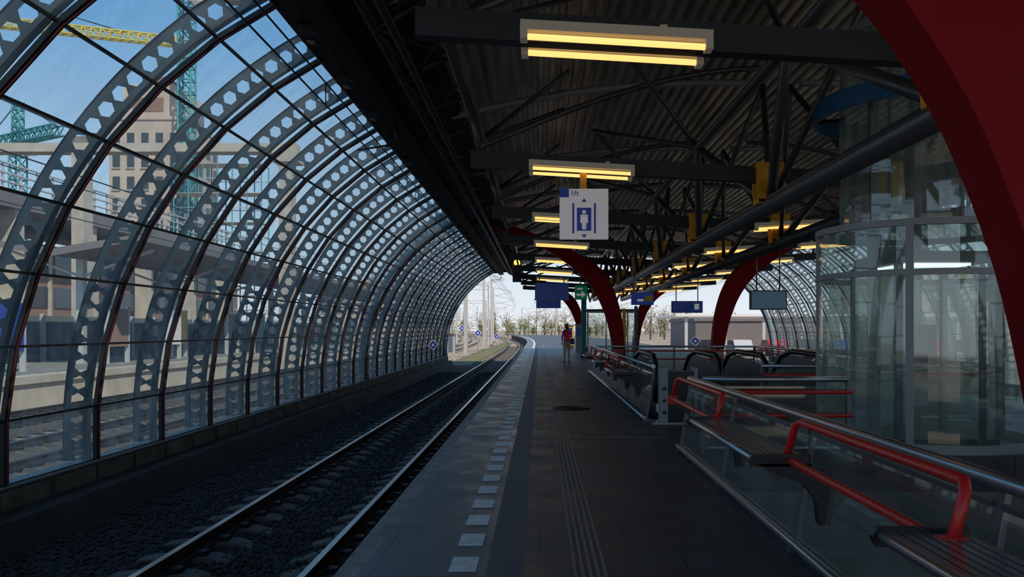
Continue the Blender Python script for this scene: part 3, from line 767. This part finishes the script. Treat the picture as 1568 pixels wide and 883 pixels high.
def person(loc,rz):
    par=empty('standing_woman')
    V=[((0,0,.93),(.155,.115)),((0,.0,1.06),(.125,.095)),((0,.01,1.22),(.15,.11)),((0,-.005,1.33),(.13,.085)),((0,.0,1.40),(.055,.055)),((0,.02,1.46),(.05,.05)),
       ((-.16,0,1.335),.055),((-.215,-.03,1.09),.042),((-.20,.05,.88),.028),
       ((.16,0,1.335),.055),((.21,-.02,1.09),.042),((.13,.19,1.12),.028),
       ((-.085,0,.84),.095),((-.095,.015,.48),.062),((-.10,-.02,.10),.042),((-.105,-.03,.045),.042),((-.115,.12,.03),.033),
       ((.085,0,.84),.095),((.10,.02,.48),.062),((.12,-.0,.10),.042),((.12,-.01,.045),.042),((.14,.14,.03),.033)]
    E=[(0,1),(1,2),(2,3),(3,4),(4,5),(3,6),(6,7),(7,8),(3,9),(9,10),(10,11),(0,12),(12,13),(13,14),(14,15),(15,16),(0,17),(17,18),(18,19),(19,20),(20,21)]
    o=skinned('body',V,E,0)
    for m_ in (SKIN,TOP,PANTS,SHOE): o.data.materials.append(m_)
    for p_ in o.data.polygons:
        c=p_.center; k=1
        if c.z>1.42: k=0
        elif abs(c.x)>.165 and c.z<.93 and c.x<0: k=0
        elif c.y>.15 and c.z>1.0: k=0
        elif c.z<.075: k=3
        elif c.z<.90: k=2
        p_.material_index=k
    o.parent=par
    def hand(w,d,side,nm):
        w=Vector(w);d=Vector(d).normalized();s_=Vector(side).normalized();n_=d.cross(s_)
        V=[(tuple(w),.02),(tuple(w+d*.04),(.034,.014)),(tuple(w+d*.08),(.036,.013))];E=[(0,1),(1,2)]
        h=skinned(nm,V,E,0,2); h.data.materials.append(SKIN); h.parent=par
        for i,l in enumerate((.065,.075,.07,.055)):
            b0=w+d*.08+s_*(-.027+.018*i)
            f=skinned(nm+'_finger_%d'%i,[(tuple(b0-d*.01),.009),(tuple(b0+d*l*.5+n_*.006),.0085),(tuple(b0+d*l*.8+n_*.022),.008),(tuple(b0+d*l*.95+n_*.035),.007)],[(0,1),(1,2),(2,3)],0,1); f.data.materials.append(SKIN); f.parent=par
        b0=w+d*.03-s_*.03
        f=skinned(nm+'_thumb',[(tuple(b0),.011),(tuple(b0+d*.025-s_*.025+n_*.01),.010),(tuple(b0+d*.055-s_*.03+n_*.02),.008)],[(0,1),(1,2)],0,1); f.data.materials.append(SKIN); f.parent=par
    hand((-.20,.055,.87),(.02,.1,-.97),(0,1,0),'left_hand'); hand((.128,.2,1.125),(-.6,.7,.25),(-.2,0,1),'right_hand')
    M['skin']=SKIN;M['hair']=HAIR;M['bag']=BAG
    h=B('head'); h.sphere((0,.03,1.545),.1,'skin',14,(.76,.93,1.12)); h.sphere((0,.125,1.53),.016,'skin',6,(.8,1.2,1.5))
    for sx in(-1,1): h.sphere((sx*.077,.02,1.535),.025,'skin',6,(.4,.8,1.3)); h.sphere((sx*.03,.112,1.555),.012,'blk',6)
    h.sphere((0,.112,1.49),.02,'redr',6,(1.1,.4,.3)); h.done(par)
    h=B('hair'); h.sphere((0,.0,1.565),.108,'hair',14,(.85,.98,1.05)); h.sphere((0,-.045,1.49),.085,'hair',10,(.85,.75,1.2)); h.done(par)
    h=B('phone'); h.box(.02,.1,.27,.285,1.13,1.27,'bag'); h.done(par)
    h=B('shoulder_bag'); 
    h.ext([(-.14,.78),(.16,.78),(.14,1.0),(.08,1.03),(-.08,1.03),(-.12,1.0)],'x',.19,.30,'bag')
    h.path([(.24,-.1,1.0),(.12,-.13,1.2),(-.1,-.08,1.4),(-.12,.03,1.41),(-.02,.12,1.3),(.16,.12,1.1),(.24,.1,1.0)],.012,'bag',6); h.done(par)
    par.location=loc; par.rotation_euler=(0,0,rz)
person((1.17,35,0),.35)
# ---------------- camera, light ----------------
cam=bpy.data.cameras.new('camera'); co=bpy.data.objects.new('camera',cam); S.collection.objects.link(co)
co.location=(0,0,1.45); co.rotation_euler=(math.pi/2,0,0); cam.sensor_width=36; cam.sensor_fit='HORIZONTAL'; cam.lens=28.81
cam.shift_x=-.0268; cam.shift_y=.0392; cam.clip_end=2000; cam.clip_start=.05; S.camera=co
sd=bpy.data.lights.new('sun','SUN'); sd.energy=4.2; sd.angle=.009; sd.color=(1,.88,.72); so=bpy.data.objects.new('sun',sd); S.collection.objects.link(so)
d=Vector((.45,-.6,.75)); so.rotation_euler=d.to_track_quat('Z','Y').to_euler(); so.location=(30,-40,50)
W=bpy.data.worlds.new('world'); S.world=W; W.use_nodes=True; t=W.node_tree; bg=t.nodes['Background']
tc=t.nodes.new('ShaderNodeTexCoord'); sx=t.nodes.new('ShaderNodeSeparateXYZ'); cr=t.nodes.new('ShaderNodeValToRGB')
t.links.new(tc.outputs['Generated'],sx.inputs[0]); t.links.new(sx.outputs['Z'],cr.inputs[0]); t.links.new(cr.outputs[0],bg.inputs[0])
e=cr.color_ramp.elements; e[0].position=0; e[0].color=(.84,.88,.92,1); e[1].position=1; e[1].color=(.10,.22,.44,1)
for p_,c_ in((.12,(.56,.71,.86,1)),(.32,(.19,.41,.70,1)),(.55,(.11,.30,.58,1))):
    q=e.new(p_); q.color=c_
bg.inputs[1].default_value=1.0
S.view_settings.view_transform='Standard'; S.view_settings.look='None'; S.view_settings.gamma=1.04
